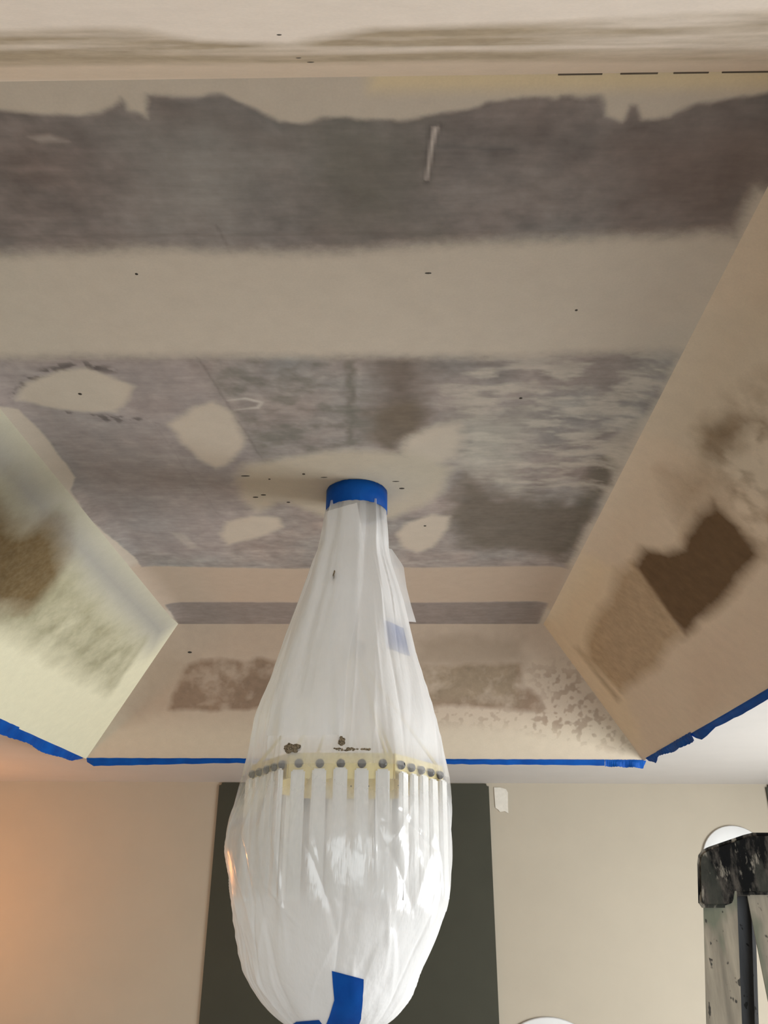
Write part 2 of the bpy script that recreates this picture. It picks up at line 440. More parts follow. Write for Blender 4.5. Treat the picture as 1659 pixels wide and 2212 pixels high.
T.paint('under', [(928, 272), (952, 268), (938, 320), (926, 395), (918, 395)], alb(58, 54, 52), 0.008, 0.7, 0.003)  # dark shadow beside the light filled crack, painted into the board colour
T.paint('under', [(936, 274), (948, 272), (937, 318), (924, 388), (920, 388)], alb(168, 158, 150), 0.004, 0.9, 0.003)
T.paint('under', [(60, 296), (110, 292), (150, 305), (90, 308)], alb(140, 130, 122), 0.006, 0.8, 0.004)
dk = np.clip((fbm(U * 20, V * 26, 140, 5) - 0.40) * 4, 0, 1)
T.paint('under', [(432, 772), (800, 772), (800, 960), (640, 985), (562, 985)], alb(100, 97, 90), 0.03, 0.75, 0.01, mod=dk)
T.paint('under', [(-60, 775), (420, 775), (560, 1000), (480, 1210), (280, 1190), (100, 950), (-60, 860)], alb(134, 126, 124), 0.04, 0.45, 0.02)
sk = np.clip((fbm(U * 60, V * 60, 150, 3) - 0.48) * 9, 0, 1)
T.paint('under', [(20, 855), (50, 815), (130, 785), (200, 780), (260, 805), (200, 803), (130, 806), (70, 832)], alb(70, 64, 62), 0.012, 0.75, 0.008, 30, mod=sk)
T.paint('under', [(110, 882), (180, 893), (250, 896), (300, 900), (340, 915), (250, 912), (150, 900)], alb(76, 70, 68), 0.010, 0.7, 0.008, 30, mod=sk)
T.paint('under', [(490, 866), (530, 858), (572, 868), (560, 882), (505, 886), (555, 878), (562, 870), (530, 863)], alb(160, 154, 146), 0.004, 0.8, 0.002)
T.paint('under', [(365, 1150), (390, 1150), (430, 1182), (410, 1185)], alb(150, 142, 134), 0.01, 0.6, 0.006)
# scuffed, half sanded zone to the right of centre
sc = np.clip((fbm(U * 12, V * 34, 77, 5) - 0.43) * 4.5, 0, 1)
T.paint('under', [(960, 770), (1480, 760), (1320, 1060), (1100, 1060), (980, 1000)], alb(158, 150, 139), 0.07, 0.75, 0.03, mod=sc)
T.paint('under', [(1000, 900), (1130, 900), (1110, 1060), (1010, 1000)], alb(148, 143, 132), 0.06, 0.6, 0.03)
T.paint('under', [(1300, 960), (1375, 900), (1420, 880), (1330, 1030)], alb(150, 142, 130), 0.015, 0.6, 0.01)
# compound coverage
T.add([(-200, 100), (-200, 236), (0, 238), (90, 245), (170, 248), (245, 232), (262, 213), (275, 240), (310, 252), (313, 206), (400, 208), (480, 203), (540, 235), (600, 262), (650, 265), (750, 252), (860, 262), (980, 240), (1100, 217), (1200, 214), (1215, 204), (1295, 205), (1310, 250), (1345, 262), (1360, 225), (1376, 226), (1386, 258), (1440, 252), (1500, 227), (1659, 196), (1800, 170), (1800, 100)], 0.009, 1, 0.008, 20, 5)
T.add([(-300, 560), (0, 548), (300, 535), (500, 545), (820, 540), (1000, 522), (1250, 515), (1700, 490), (1600, 752), (1450, 752), (1300, 762), (1150, 770), (600, 770), (0, 771), (-300, 771)], 0.036, 1, 0.008, 8, 6)
T.add([(-50, 850), (40, 880), (105, 950), (162, 1028), (150, 1050), (190, 1110), (240, 1158), (288, 1198), (305, 1222), (420, 1400), (-60, 900)], 0.007, 1, 0.005, 20, 7)
T.add([(1640, 400), (1590, 500), (1478, 750), (1360, 965), (1228, 1222), (1160, 1360), (1260, 1360), (1750, 400)], 0.028, 1, 0.012, 10, 8)
T.add([(200, 1222), (305, 1222), (600, 1228), (900, 1226), (1250, 1222), (1250, 1298), (900, 1302), (600, 1301), (200, 1301)], 0.014, 1, 0.004, 14, 9)
T.add([(200, 1290), (346, 1300), (366, 1326), (386, 1350), (200, 1360)], 0.016)
T.add([(1186, 1290), (1184, 1302), (1163, 1350), (1300, 1350), (1300, 1290)], 0.014)
BL = dict(warp=0.006, wscale=22)
T.add([(35, 860), (60, 825), (130, 800), (190, 797), (240, 815), (290, 835), (275, 865), (250, 892), (180, 890), (110, 880)], 0.016, 1, **BL)
T.add([(365, 915), (420, 880), (460, 868), (500, 890), (528, 945), (522, 970), (495, 1000), (468, 1012), (430, 990), (390, 950)], 0.020, 1, **BL)
T.add([(860, 980), (880, 945), (940, 918), (985, 915), (1003, 945), (985, 985), (930, 1015), (890, 1020)], 0.035, 1, **BL)
T.add([(490, 1128), (540, 1115), (600, 1118), (610, 1138), (560, 1160), (490, 1176), (476, 1155)], 0.020, 1, **BL)
T.add([(856, 1155), (880, 1130), (930, 1112), (970, 1116), (967, 1145), (935, 1182), (900, 1194), (868, 1180)], 0.020, 1, **BL)
T.add([(505, 1030), (530, 1003), (620, 985), (750, 968), (880, 975), (985, 1010), (960, 1060), (920, 1095), (850, 1122), (700, 1118), (620, 1085), (600, 1087), (560, 1112), (512, 1072)], 0.030, 0.80, 0.012, 10, 12)
T.paint('top', [(505, 1030), (530, 1003), (620, 985), (750, 968), (880, 975), (985, 1010), (960, 1060), (920, 1095), (850, 1122), (700, 1118), (560, 1112)], alb(152, 143, 128), 0.03)
M['skim_top'] = skim_material('sanded_board_and_compound', (14, 80, 80), 0.09, 0.20, (45, 60, 55), 0.12)
T.build('tray_top', M['skim_top'], bend_flat)['label'] = 'flat grey plasterboard top of the tray with pale compound bands and patches'

# --- slopes
SL = RISE * math.sqrt(2)
def mitre(s, ax):
    """reparametrise U so that the sheet narrows towards the top, keeping U in true metres"""
    a = s.U / s.lu; ins = s.V * q
    s.U = ins + a * (s.lu - 2 * ins)
M['skim_slope'] = skim_material('sloped_board_and_compound', (30, 30, 30), 0.08, 0.10, (60, 60, 60), 0.03)

FS = Surf((XL, YF, Z_LOW), (1, 0, 0), (0, -q, q), XR - XL, SL, 0.0045); mitre(FS, 0); U, V = FS.U, FS.V
FS.top[:] = alb(148, 134, 119)
FS.paint('top', [(340, 1340), (1200, 1340), (1260, 1420), (300, 1430)], alb(146, 131, 116), 0.08)
FS.paint('top', [(150, 1560), (1400, 1560), (1420, 1660), (150, 1660)], alb(160, 149, 132), 0.10)
FS.paint('top', [(900, 1375), (1120, 1375), (1130, 1440), (900, 1440)], alb(124, 110, 95), 0.05, 0.8, 0.03)
FS.paint('top', [(330, 1420), (420, 1420), (380, 1530), (270, 1560)], alb(138, 122, 106), 0.06, 0.7, 0.03)
FS.under[:] = alb(112, 95, 80); FS.under *= 0.85 + 0.3 * fbm(U * 8, V * 8, 61)[..., None]
FS.paint('under', [(900, 1430), (1120, 1430), (1120, 1520), (900, 1520)], alb(116, 103, 86), 0.05, 0.8)
FS.cover[:] = 1
pat = np.clip(1.0 - np.clip((fbm(U * 16, V * 16, 64, 4) - 0.47) * 3.4, 0, 1) * 0.6, 0, 1)
FS.cut([(398, 1440), (430, 1428), (560, 1424), (700, 1440), (900, 1440), (1128, 1432), (1130, 1478), (1165, 1510), (1180, 1540), (1000, 1522), (850, 1530), (560, 1530), (480, 1535), (365, 1535)], 0.014, 1, 0.014, 14, 62, mod=pat)
sp = np.clip((fbm(U * 48, V * 48, 66, 2) - 0.50) * 9, 0, 1)
FS.cut([(1140, 1440), (1250, 1440), (1330, 1560), (1360, 1620), (1150, 1570), (1180, 1500)], 0.06, 0.55, 0.02, mod=sp)
FS.cut([(880, 1530), (1200, 1530), (1250, 1580), (880, 1560)], 0.03, 0.35, 0.02, mod=sp)
FS.build('tray_slope', M['skim_slope'])['label'] = 'far sloped side of the tray with a brown stained band'

LS = Surf((XL, YF, Z_LOW), (0, -1, 0), (q, 0, q), YF - YNR, SL, 0.0055); mitre(LS, 0); U, V = LS.U, LS.V
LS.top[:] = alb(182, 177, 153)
LS.paint('top', [(-100, 780), (0, 900), (380, 1346), (330, 1400), (-100, 1000)], alb(124, 121, 116), 0.12)  # pale base with darker upper band: daylight gradient up the slope, put into the colour
LS.under[:] = alb(126, 120, 96)
LS.paint('under', [(-100, 1000), (40, 1110), (170, 1100), (170, 1270), (60, 1330), (0, 1340), (-100, 1330)], alb(93, 77, 52), 0.03, 1, 0.02)
LS.paint('under', [(0, 1330), (60, 1330), (180, 1180), (330, 1370), (260, 1510), (150, 1460)], alb(134, 129, 106), 0.05, 1, 0.02)
LS.cover[:] = 1
LS.cut([(-150, 980), (0, 1042), (30, 1110), (60, 1138), (110, 1110), (135, 1150), (150, 1215), (170, 1290), (60, 1330), (0, 1320), (-150, 1280)], 0.060, 0.95, 0.022, 10, 71)
mot = np.clip(0.86 + (fbm(U * 13, V * 13, 74, 5) - 0.5) * 0.9, 0.5, 1.0)
LS.cut([(50, 1310), (160, 1235), (230, 1320), (305, 1385), (272, 1440), (240, 1492), (150, 1440), (60, 1385), (-40, 1330)], 0.055, 1, 0.02, 16, 72, mod=mot)
LS.cut([(312, 1378), (318, 1384), (248, 1486), (238, 1490)], 0.016, 0.55, 0.004)
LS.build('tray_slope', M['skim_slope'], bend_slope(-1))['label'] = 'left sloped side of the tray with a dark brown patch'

RS = Surf((XR, YNR, Z_LOW), (0, 1, 0), (-q, 0, q), YF - YNR, SL, 0.0055); mitre(RS, 0); U, V = RS.U, RS.V
RS.top[:] = alb(172, 157, 138)
RS.paint('top', [(1165, 1345), (1260, 1190), (1330, 1230), (1290, 1360), (1390, 1600), (1393, 1645)], alb(178, 162, 137), 0.05, 0.8)
RS.paint('top', [(1480, 1400), (1700, 1200), (1700, 1480), (1500, 1560)], alb(166, 149, 130), 0.08, 0.9)
RS.under[:] = alb(118, 98, 76)
RS.paint('under', [(1250, 1200), (1380, 1210), (1480, 1370), (1380, 1520), (1240, 1420)], alb(136, 116, 91), 0.01)
RS.paint('under', [(1372, 1222), (1385, 1180), (1432, 1190), (1470, 1180), (1505, 1105), (1540, 1080), (1600, 1140), (1645, 1205), (1560, 1300), (1482, 1372), (1440, 1318)], alb(84, 66, 47), 0.018, 1, 0.01, 14)
RS.paint('under', [(1500, 900), (1700, 840), (1700, 1120), (1560, 1080)], alb(104, 86, 66), 0.05)
RS.cover[:] = 1
RS.cut([(1365, 1218), (1385, 1180), (1432, 1190), (1470, 1180), (1510, 1108), (1540, 1080), (1600, 1140), (1645, 1205), (1560, 1300), (1480, 1372), (1430, 1312)], 0.024, 1, 0.012, 12, 81)
RS.cut([(1268, 1385), (1278, 1345), (1318, 1290), (1335, 1232), (1372, 1215), (1432, 1312), (1480, 1368), (1445, 1398), (1420, 1440), (1380, 1470), (1340, 1495), (1268, 1420)], 0.026, 0.8, 0.010, 12, 82)
m2 = np.clip((fbm(U * 16, V * 16, 84, 4) - 0.42) * 3.5, 0, 1)
RS.cut([(1510, 945), (1590, 875), (1720, 800), (1720, 1220), (1620, 1180), (1560, 1060)], 0.07, 0.75, 0.03, 12, 83, mod=m2)
RS.cut([(1520, 940), (1570, 900), (1605, 915), (1590, 960), (1530, 975)], 0.035, 0.9, 0.02, 16, 85)
RS.cut([(1455, 1030), (1540, 1000), (1540, 1090), (1470, 1130)], 0.06, 0.6, 0.03, 12, 86)
RS.cut([(1240, 1400), (1250, 1395), (1340, 1510), (1332, 1516)], 0.02, 0.55, 0.004)
RS.build('tray_slope', M['skim_slope'], bend_slope(1))['label'] = 'right sloped side of the tray with a dark brown square patch'

NS = Surf((XR, YNR, Z_LOW), (-1, 0, 0), (0, q, q), XR - XL, SL, 0.0055); mitre(NS, 0); U, V = NS.U, NS.V
NS.top[:] = alb(188, 178, 167)
NS.under[:] = alb(138, 125, 106)
NS.cover[:] = 1
m3 = np.clip(0.72 + (fbm(U * 4, V * 22, 91, 4) - 0.5) * 1.6, 0.1, 1)
NS.cut([(-300, 62), (0, 68), (300, 62), (430, 88), (640, 95), (800, 60), (1200, 50), (1750, 20), (1750, 135), (1200, 130), (600, 140), (0, 140), (-300, 140)], 0.022, 1, 0.014, 6, 92, mod=m3)
NS.paint('top', [(-300, 120), (1800, 110), (1800, 170), (-300, 180)], alb(168, 153, 136), 0.05)
NS.cut([(-300, 120), (0, 119), (500, 123), (520, 132), (0, 131), (-300, 132)], 0.012, 0.9, 0.006)
NS.build('tray_slope', M['skim_slope'])['label'] = 'near sloped side of the tray with faint brown streaks'

def along(p, n, d): return p + np.array(n) * d
# dark crack where the near slope meets the flat top, nail specks
def speck(u, v, s, plane='top', rx=1.0, ry=1.0, name='nail_speck'):
    o, n = {'top': ((0, 0, Z_TOP), (0, 0, -1)), 'near': ((0, YNR, Z_LOW), (0, q, -q)), 'far': ((0, YF, Z_LOW), (0, -q, -q)), 'right': ((XR, 0, Z_LOW), (-q, 0, -q))}[plane]
    p = on_plane(u, v, o, n); n = Vector(n)
    bm = bmesh.new(); r = bmesh.ops.create_uvsphere(bm, u_segments=8, v_segments=5, radius=s)
    bmesh.ops.transform(bm, matrix=Matrix.Translation(Vector(p)) @ n.to_track_quat('Z', 'Y').to_matrix().to_4x4() @ Matrix.Diagonal((rx, ry, 0.25, 1)), verts=r['verts'])
    obj(name, bm, M['dark_mark'], ceiling)
for a in ((603, 75, .0028, 'near'), (645, 125, .0022, 'near', 1.6), (671, 134, .0024, 'near', 2), (173, 851, .0045, 'top'), (925, 590, .003, 'top', 2.2, .7), (1125, 860, .004, 'top'),
          (656, 1024, .0045, 'top'), (569, 1069, .005, 'top', 1.6, .8), (552, 1074, .005, 'top', 1.7, .8), (530, 1028, .005, 'top', 2.6, .6), (582, 1035, .0035, 'top'), (855, 1040, .004, 'top', 2.6, .6), (868, 1055, .005, 'top', 1.6, .9), (623, 1085, .004, 'top', 1.4),
          (1415, 898, .0035, 'top', 2.5, .6), (918, 1136, .0045, 'top'), (410, 1409, .006, 'far', 1.6, .8), (1245, 670, .003, 'top'), (295, 592, .003, 'top'), (700, 1031, .004, 'top', 2.5, .5)):
    speck(*a)
bm = bmesh.new()
for (u0, u1) in ((1205, 1300), (1340, 1420), (1455, 1530), (1560, 1720)):
    p0 = on_plane(u0, 158, (0, YN, 0), (0, 1, 0)); p1 = on_plane(u1, 154, (0, YN, 0), (0, 1, 0))
    box(bm, ((p0[0] + p1[0]) / 2, YN - 0.0005, Z_TOP - 0.0012), (p1[0] - p0[0], 0.0025, 0.0016))
obj('crack', bm, plain('crack_brown', (0.11, 0.085, 0.06), 0.9), ceiling)

# ---- far wall: olive-grey panels, filler patch, white discs
def wall_panel(u0, u1, vtop, label):
    p0 = at_y(u0, vtop, YW); p1 = at_y(u1, vtop, YW); zt = min(p0[2], Z_LOW - 0.004)
    bm = bmesh.new(); x0, x1 = p0[0], p1[0]
    box(bm, ((x0 + x1) / 2, YW - 0.004, (zt + 0.12) / 2), (x1 - x0, 0.008, zt - 0.12))
    es = [e for e in bm.edges if all(abs(v.co.z - zt) < 1e-5 for v in e.verts) is False and False]
    vs = [e for e in bm.edges if abs(e.verts[0].co.y - e.verts[1].co.y) > 1e-4 and e.verts[0].co.z > 1]
    bmesh.ops.bevel(bm, geom=vs, offset=0.012, segments=3, affect='EDGES')
    return tag(obj('wall_panel', bm, M['panel']), label, 'wall panel', 'olive-grey panels on the far wall')
wall_panel(475, 1055, 1689, 'tall olive-grey panel on the far wall behind the bagged chandelier')
wall_panel(1651, 2230, 1690, 'olive-grey panel edge showing at the right border above the ladder')
# filler patch
zs = [at_y(1085, v, YW)[2] for v in (1703, 1758)]
pts = [(1067, 1701), (1080, 1701), (1093, 1705), (1097, 1712), (1097, 1742), (1098, 1757), (1090, 1752), (1080, 1754), (1076, 1749), (1070, 1745)]
bm = bmesh.new(); f = bm.faces.new([bm.verts.new(at_y(u, v, YW - 0.0005)) for u, v in pts])
r = bmesh.ops.extrude_face_region(bm, geom=[f]); bmesh.ops.translate(bm, vec=(0, -0.003, 0), verts=[x for x in r['geom'] if isinstance(x, bmesh.types.BMVert)])
bmesh.ops.recalc_face_normals(bm, faces=bm.faces)
tag(obj('filler_patch', bm, M['patch'], wall_far), 'small whitish filler patch')
def circ3(a, b, c):
    A = np.array([[b[0] - a[0], b[1] - a[1]], [c[0] - a[0], c[1] - a[1]]]) * 2
    B = np.array([b[0] ** 2 + b[1] ** 2 - a[0] ** 2 - a[1] ** 2, c[0] ** 2 + c[1] ** 2 - a[0] ** 2 - a[1] ** 2])
    o = np.linalg.solve(A, B); return o, math.hypot(a[0] - o[0], a[1] - o[1])
def wall_disc(p3, label):
    w3 = [at_y(u, v, YW - 0.007)[[0, 2]] for u, v in p3]; o, r = circ3(*w3)
    bm = bmesh.new(); prof = [(0.0, 0.006), (0.55, 0.006), (0.75, 0.007), (0.97, 0.009), (1.0, 0.007), (0.97, 0.003), (0.6, 0.0), (0.0, 0.0)]
    rings = []
    for a, h in prof:
        rings.append([bm.verts.new((o[0] + r * a * math.cos(t), YW - h, o[1] + r * a * math.sin(t))) for t in np.linspace(0, 2 * math.pi, 64, endpoint=False)] if a > 0 else [bm.verts.new((o[0], YW - h, o[1]))])
    for i in range(len(rings) - 1):
        A, B = rings[i], rings[i + 1]
        for k in range(64):
            k2 = (k + 1) % 64
            if len(A) == 1: bm.faces.new((A[0], B[k2], B[k]))
            elif len(B) == 1: bm.faces.new((A[k], A[k2], B[0]))
            else: bm.faces.new((A[k], A[k2], B[k2], B[k]))
    bmesh.ops.recalc_face_normals(bm, faces=bm.faces)
    ob = obj('wall_plate', bm, M['disc'], None, True); print('disc', o, r)
    return tag(ob, label, 'plate', 'white plates on the far wall')
wall_disc([(1524, 1818), (1578, 1783), (1632, 1803)], 'white round plate on the far wall peeking over the ladder cap')
wall_disc([(1122, 2212), (1183, 2196), (1241, 2212)], 'white round plate low on the far wall, right of the bag')

# ---- warm wall lamp on the left, just outside the view
lamp = tag(empty('wall_lamp', (RX0 + 0.0, 3.75, 1.55)), 'warm wall lamp on the left wall beyond the frame', 'lamp')
bm = bmesh.new(); cyl(bm, (RX0, 3.75, 1.55), (RX0 + 0.02, 3.75, 1.55), 0.06); obj('back_plate', bm, M['brass'], lamp, False)
bm = bmesh.new(); cyl(bm, (RX0 + 0.02, 3.75, 1.55), (RX0 + 0.13, 3.75, 1.55), 0.01); obj('arm', bm, M['brass'], lamp)
bm = bmesh.new(); cyl(bm, (RX0 + 0.13, 3.75, 1.50), (RX0 + 0.13, 3.75, 1.68), 0.085, 0.055, 32, False); obj('shade', bm, M['white_trim'], lamp, True)
bm = bmesh.new(); bmesh.ops.create_uvsphere(bm, u_segments=16, v_segments=10, radius=0.028, matrix=Matrix.Translation((RX0 + 0.13, 3.75, 1.62)))
t = NT('bulb_glow'); t.b.inputs['Emission Color'].default_value = (1, 0.55, 0.25, 1); t.b.inputs['Emission Strength'].default_value = 8
obj('bulb', bm, t.m, lamp, True)
pl = bpy.data.lights.new('lamp_light', 'POINT'); pl.energy = 14; pl.color = (1.0, 0.42, 0.14); pl.shadow_soft_size = 0.05
po = bpy.data.objects.new('lamp_light', pl); COL.objects.link(po); po.location = (RX0 + 0.13, 3.75, 1.74)

# ================================================================= MASKING TAPE ALONG THE RIM
def tape_ribbon(pts, label, drops, out, seg=30, group=None):
    """ribbon hanging from a line of points (along the rim); drops = hang depth at each point, out = horizontal offset of lower edge"""
    pts = np.array(pts, float); n = len(pts)
    top = []; bot = []
    for i in range(n):
        top.append(pts[i]); bot.append(pts[i] + np.array(out) * drops[i][1] + np.array([0, 0, -drops[i][0]]))
    P = np.stack([np.array(top), (np.array(top) + np.array(bot)) / 2 , np.array(bot)])
    o = grid_mesh('masking_tape', P, M['tape'], None, False)
    md = o.modifiers.new('thickness', 'SOLIDIFY'); md.thickness = 0.0006; md.offset = 0
    return tag(o, label, 'tape', group)
def rim(u, v, axis):           # a point on the rim line below pixel (u, v)
    pos = {'far': ((0, YF, 0), (0, 1, 0)), 'left': ((XL, 0, 0), (1, 0, 0)), 'right': ((XR, 0, 0), (1, 0, 0))}[axis]
    p = on_plane(u, v, *pos); p[2] = Z_LOW; return p
def px_drop(u, vt, vb, axis):  # how far a hanging edge reaches below the rim
    pos = {'far': ((0, YF, 0), (0, 1, 0)), 'left': ((XL, 0, 0), (1, 0, 0)), 'right': ((XR, 0, 0), (1, 0, 0))}[axis]
    return on_plane(u, vt, *pos)[2] - on_plane(u, vb, *pos)[2]
def make_tape(axis, samples, label, jag=0.0015, ends=True, up=0.0, off=(0, 0, 0)):
    us = [s[0] for s in samples]; dense = []
    pos = {'far': ((0, YF, 0), (0, 1, 0)), 'left': ((XL, 0, 0), (1, 0, 0)), 'right': ((XR, 0, 0), (1, 0, 0))}[axis]
    N = 70; T_ = np.linspace(us[0], us[-1], N)
    vt = np.interp(T_, us, [s[1] for s in samples]); vb = np.interp(T_, us, [s[2] for s in samples])
    inw = {'far': np.array([0, 1, 0]), 'left': np.array([-1, 0, 0]), 'right': np.array([1, 0, 0])}[axis]
    top, bot = [], []
    for i in range(N):
        a = on_plane(T_[i], vt[i], *pos); b = on_plane(T_[i], vb[i], *pos)
        dz = max(a[2] - b[2], 0.001); a[2] = Z_LOW + 0.004 + up + random.uniform(-jag, jag); b2 = a.copy(); b2[2] = a[2] - dz
        b2 += inw * 0.012 * (0.5 + 0.5 * math.sin(i * 0.23))
        a = a - inw * 0.004 + np.array(off); b2 = b2 + np.array(off)
        top.append(a); bot.append(b2)
    top, bot = np.array(top), np.array(bot)
    P = np.stack([top, top * 0.66 + bot * 0.34, top * 0.33 + bot * 0.67, bot])
    P[1] += inw * -0.002
    o = grid_mesh('masking_tape', P, M['tape'], None, False)
    md = o.modifiers.new('thickness', 'SOLIDIFY'); md.thickness = 0.0005; md.offset = 0
    return tag(o, label, 'tape', 'tape strips along the tray rim')
make_tape('far', [(187, 1644, 1652), (196, 1642, 1659), (330, 1643, 1656), (530, 1644, 1654), (980, 1645, 1656), (1200, 1646, 1657), (1306, 1646, 1659)], 'long blue masking tape strip along the far rim of the tray behind the bag')
make_tape('far', [(1307, 1646, 1660), (1380, 1645, 1662), (1389, 1645, 1663), (1396, 1645, 1648)], 'short blue tape piece at the right end of the far rim')
make_tape('left', [(-420, 1353, 1408), (-40, 1533, 1568), (0, 1552, 1583), (20, 1561, 1590), (40, 1570, 1580)], 'blue tape strip on the left rim at the picture edge, overlapped by its neighbour')
make_tape('left', [(20, 1562, 1590), (60, 1582, 1606), (110, 1605, 1632), (165, 1632, 1649), (184, 1641, 1643)], 'blue tape strip hanging from the left rim up to the far left corner', off=(-0.004, 0, 0))
make_tape('right', [(1398, 1645, 1652), (1410, 1638, 1658), (1418, 1634, 1644), (1460, 1610, 1630), (1495, 1592, 1612)], 'blue tape strip on the right rim nearest the far right corner')
make_tape('right', [(1487, 1596, 1598), (1495, 1592, 1607), (1510, 1583, 1611), (1530, 1570, 1585), (1600, 1525, 1546), (1659, 1487, 1510), (1720, 1448, 1476), (2150, 1188, 1236)], 'blue tape strip on the right rim running out of the picture, with a curled end', off=(0.004, 0, 0))

# ================================================================= CHANDELIER
CC = on_plane(771, 1064, (0, 0, Z_TOP), (0, 0, 1)); CX, CY = CC[0], CC[1]
R_CAN = 0.0835
z_band = Z_TOP - 0.062
chand = tag(empty('chandelier', (CX, CY, Z_TOP)), 'hexagonal brass chandelier with hanging white glass bars inside the plastic bag', 'chandelier')
bm = bmesh.new(); cyl(bm, (CX, CY, Z_TOP), (CX, CY, z_band + 0.006), R_CAN - 0.003, None, 48); obj('canopy', bm, M['dark_metal'], chand)
# tape wrapped round the canopy
bm = bmesh.new(); N = 96; V1 = []
for k in range(N):
    a = 2 * math.pi * k / N; c, s = math.cos(a), math.sin(a); rr = R_CAN
    jt = random.uniform(-0.001, 0.0007)
    V1.append([bm.verts.new((CX + rr * c, CY + rr * s, z)) for z in (Z_TOP - 0.0012 + jt, Z_TOP - 0.02, z_band + random.uniform(-0.0008, 0.0008))])
for k in range(N):
    for j in (0, 1): bm.faces.new((V1[k][j], V1[(k + 1) % N][j], V1[(k + 1) % N][j + 1], V1[k][j + 1]))
tb = obj('masking_tape', bm, M['tape'], None, True); md = tb.modifiers.new('thickness', 'SOLIDIFY'); md.thickness = 0.0012; md.offset = 1
tag(tb, 'blue masking tape band wrapped round the ceiling canopy of the chandelier', 'tape')
# ring position
pr = at_y(748, 1652, CY); Z_RING = pr[2] ; 
def xz(u, v): p = at_y(u, v, CY); return p[0], p[2]
front_y = CY - 0.20
R_HEX = 0.232
# front facet measured at its own depth
pf0 = at_y(625, 1626, front_y); pf1 = at_y(850, 1626, front_y); pfb = at_y(740, 1682, front_y); pfm = at_y(740, 1650, front_y)
R_HEX = (pf1[0] - pf0[0]); HXC = (pf0[0] + pf1[0]) / 2
front_y = CY - R_HEX * math.sqrt(3) / 2
pf0 = at_y(625, 1626, front_y); pf1 = at_y(850, 1626, front_y); pfb = at_y(740, 1682, front_y); pfm = at_y(740, 1650, front_y)
R_HEX = (pf1[0] - pf0[0]); HXC = (pf0[0] + pf1[0]) / 2
ZR1, ZR0, ZH = pf0[2], pfb[2], pfm[2]
print('hex', R_HEX, HXC, CX, ZR0, ZR1)
corners = [Vector((HXC + R_HEX * math.cos(math.radians(60 * k)), CY + R_HEX * math.sin(math.radians(60 * k)), 0)) for k in range(6)]
z_st = ZR1
bm = bmesh.new(); cyl(bm, (CX, CY, z_band + 0.006), (CX, CY, z_st + 0.30), 0.008); cyl(bm, (CX, CY, z_st + 0.30), (CX, CY, z_st + 0.27), 0.03); obj('stem', bm, M['dark_metal'], chand)
for k in range(6):
    bm = bmesh.new(); c = corners[k] * 0.97 + Vector((HXC, CY, 0)) * 0.03
    cyl(bm, (CX, CY, z_st + 0.28), (c.x, c.y, ZR1 - 0.006), 0.004, None, 10); obj('suspension_rod', bm, M['brass'], chand)
facets = []
for k in range(6):
    a, b = corners[k], corners[(k + 1) % 6]; mid = (a + b) / 2; d = (b - a); L = d.length; ang = math.atan2(d.y, d.x)
    bm = bmesh.new(); box(bm, (mid.x, mid.y, (ZR0 + ZR1) / 2), (L - 0.001, 0.006, ZR1 - ZR0), Matrix.Rotation(ang, 4, 'Z'), 0.0015); facets.append(obj('ring_facet', bm, M['brass'], chand))
stud_me = bar_me = None
ZB0 = at_y(740, 1945, front_y)[2]
for k in range(6):
    a, b = corners[k], corners[(k + 1) % 6]; d = b - a; ang = math.atan2(d.y, d.x); nrm = Vector((d.y, -d.x, 0)).normalized()
    for j in range(5):
        p = a + d * ((j + 0.5) / 5)
        ps = p + nrm * 0.006
        if stud_me is None:
            bm = bmesh.new(); bmesh.ops.create_uvsphere(bm, u_segments=14, v_segments=8, radius=0.0095)
            so = obj('stud', bm, M['stud'], None, True); stud_me = so.data
        else:
            so = link(bpy.data.objects.new('stud', stud_me))
        so.parent = facets[k]; so.location = (ps.x, ps.y, ZH)
        pb = p + nrm * 0.012
        if bar_me is None:
            bm = bmesh.new(); h = ZH - 0.012 - ZB0; box(bm, (0, 0, -h / 2), (0.030, 0.011, h), None, 0.0035)
            bo = obj('glass_bar', bm, M['glass_bar'], None); bar_me = bo.data
        else:
            bo = link(bpy.data.objects.new('glass_bar', bar_me))
        bo.parent = chand; bo.matrix_parent_inverse = Matrix.Translation(-Vector(chand.location)); bo.location = (pb.x, pb.y, ZH - 0.012 + random.uniform(-.003, .003)); bo.rotation_euler = (0, 0, ang + random.uniform(-.10, .10))
    # one brass tab in the middle of each facet between the bars
# ================================================================= PLASTIC BAG
bag = tag(empty('plastic_bag', (CX, CY, z_band)), 'milky plastic bag tied round the chandelier, hanging from the blue taped canopy', 'bag')
rows = [(1100, 705, 836), (1120, 701, 835), (1150, 696, 838), (1193, 687, 840), (1217, 676, 845), (1301, 648, 873), (1362, 625, 888), (1430, 599, 905), (1499, 574, 926), (1549, 554, 941), (1607, 536, 957), (1676, 518, 974), (1745, 500, 982), (1800, 489, 982), (1827, 487, 981), (1867, 492, 980), (1920, 498, 975), (1960, 503, 969), (2000, 508, 955), (2036, 515, 940), (2080, 523, 921), (2110, 530, 907), (2144, 550, 893), (2161, 561, 883), (2190, 585, 861), (2212, 612, 838), (2232, 650, 790), (2246, 690, 752), (2262, 704, 738), (2285, 700, 742)]
Zr, Xr, Rr = [], [], []
for (v, l, r) in rows:
    a = at_y(l, v, CY); b = at_y(r, v, CY); Zr.append((a[2] + b[2]) / 2); Xr.append((a[0] + b[0]) / 2); Rr.append((b[0] - a[0]) / 2 * 0.985)
Zr, Xr, Rr = map(np.array, (Zr, Xr, Rr)); order = np.argsort(Zr)
Zr, Xr, Rr = Zr[order], Xr[order], Rr[order]
Xr[-1] = CX; Rr[-1] = R_CAN - 0.004
z1, z0 = z_band + 0.012, Zr[0]
NZ, NA = 420, 400
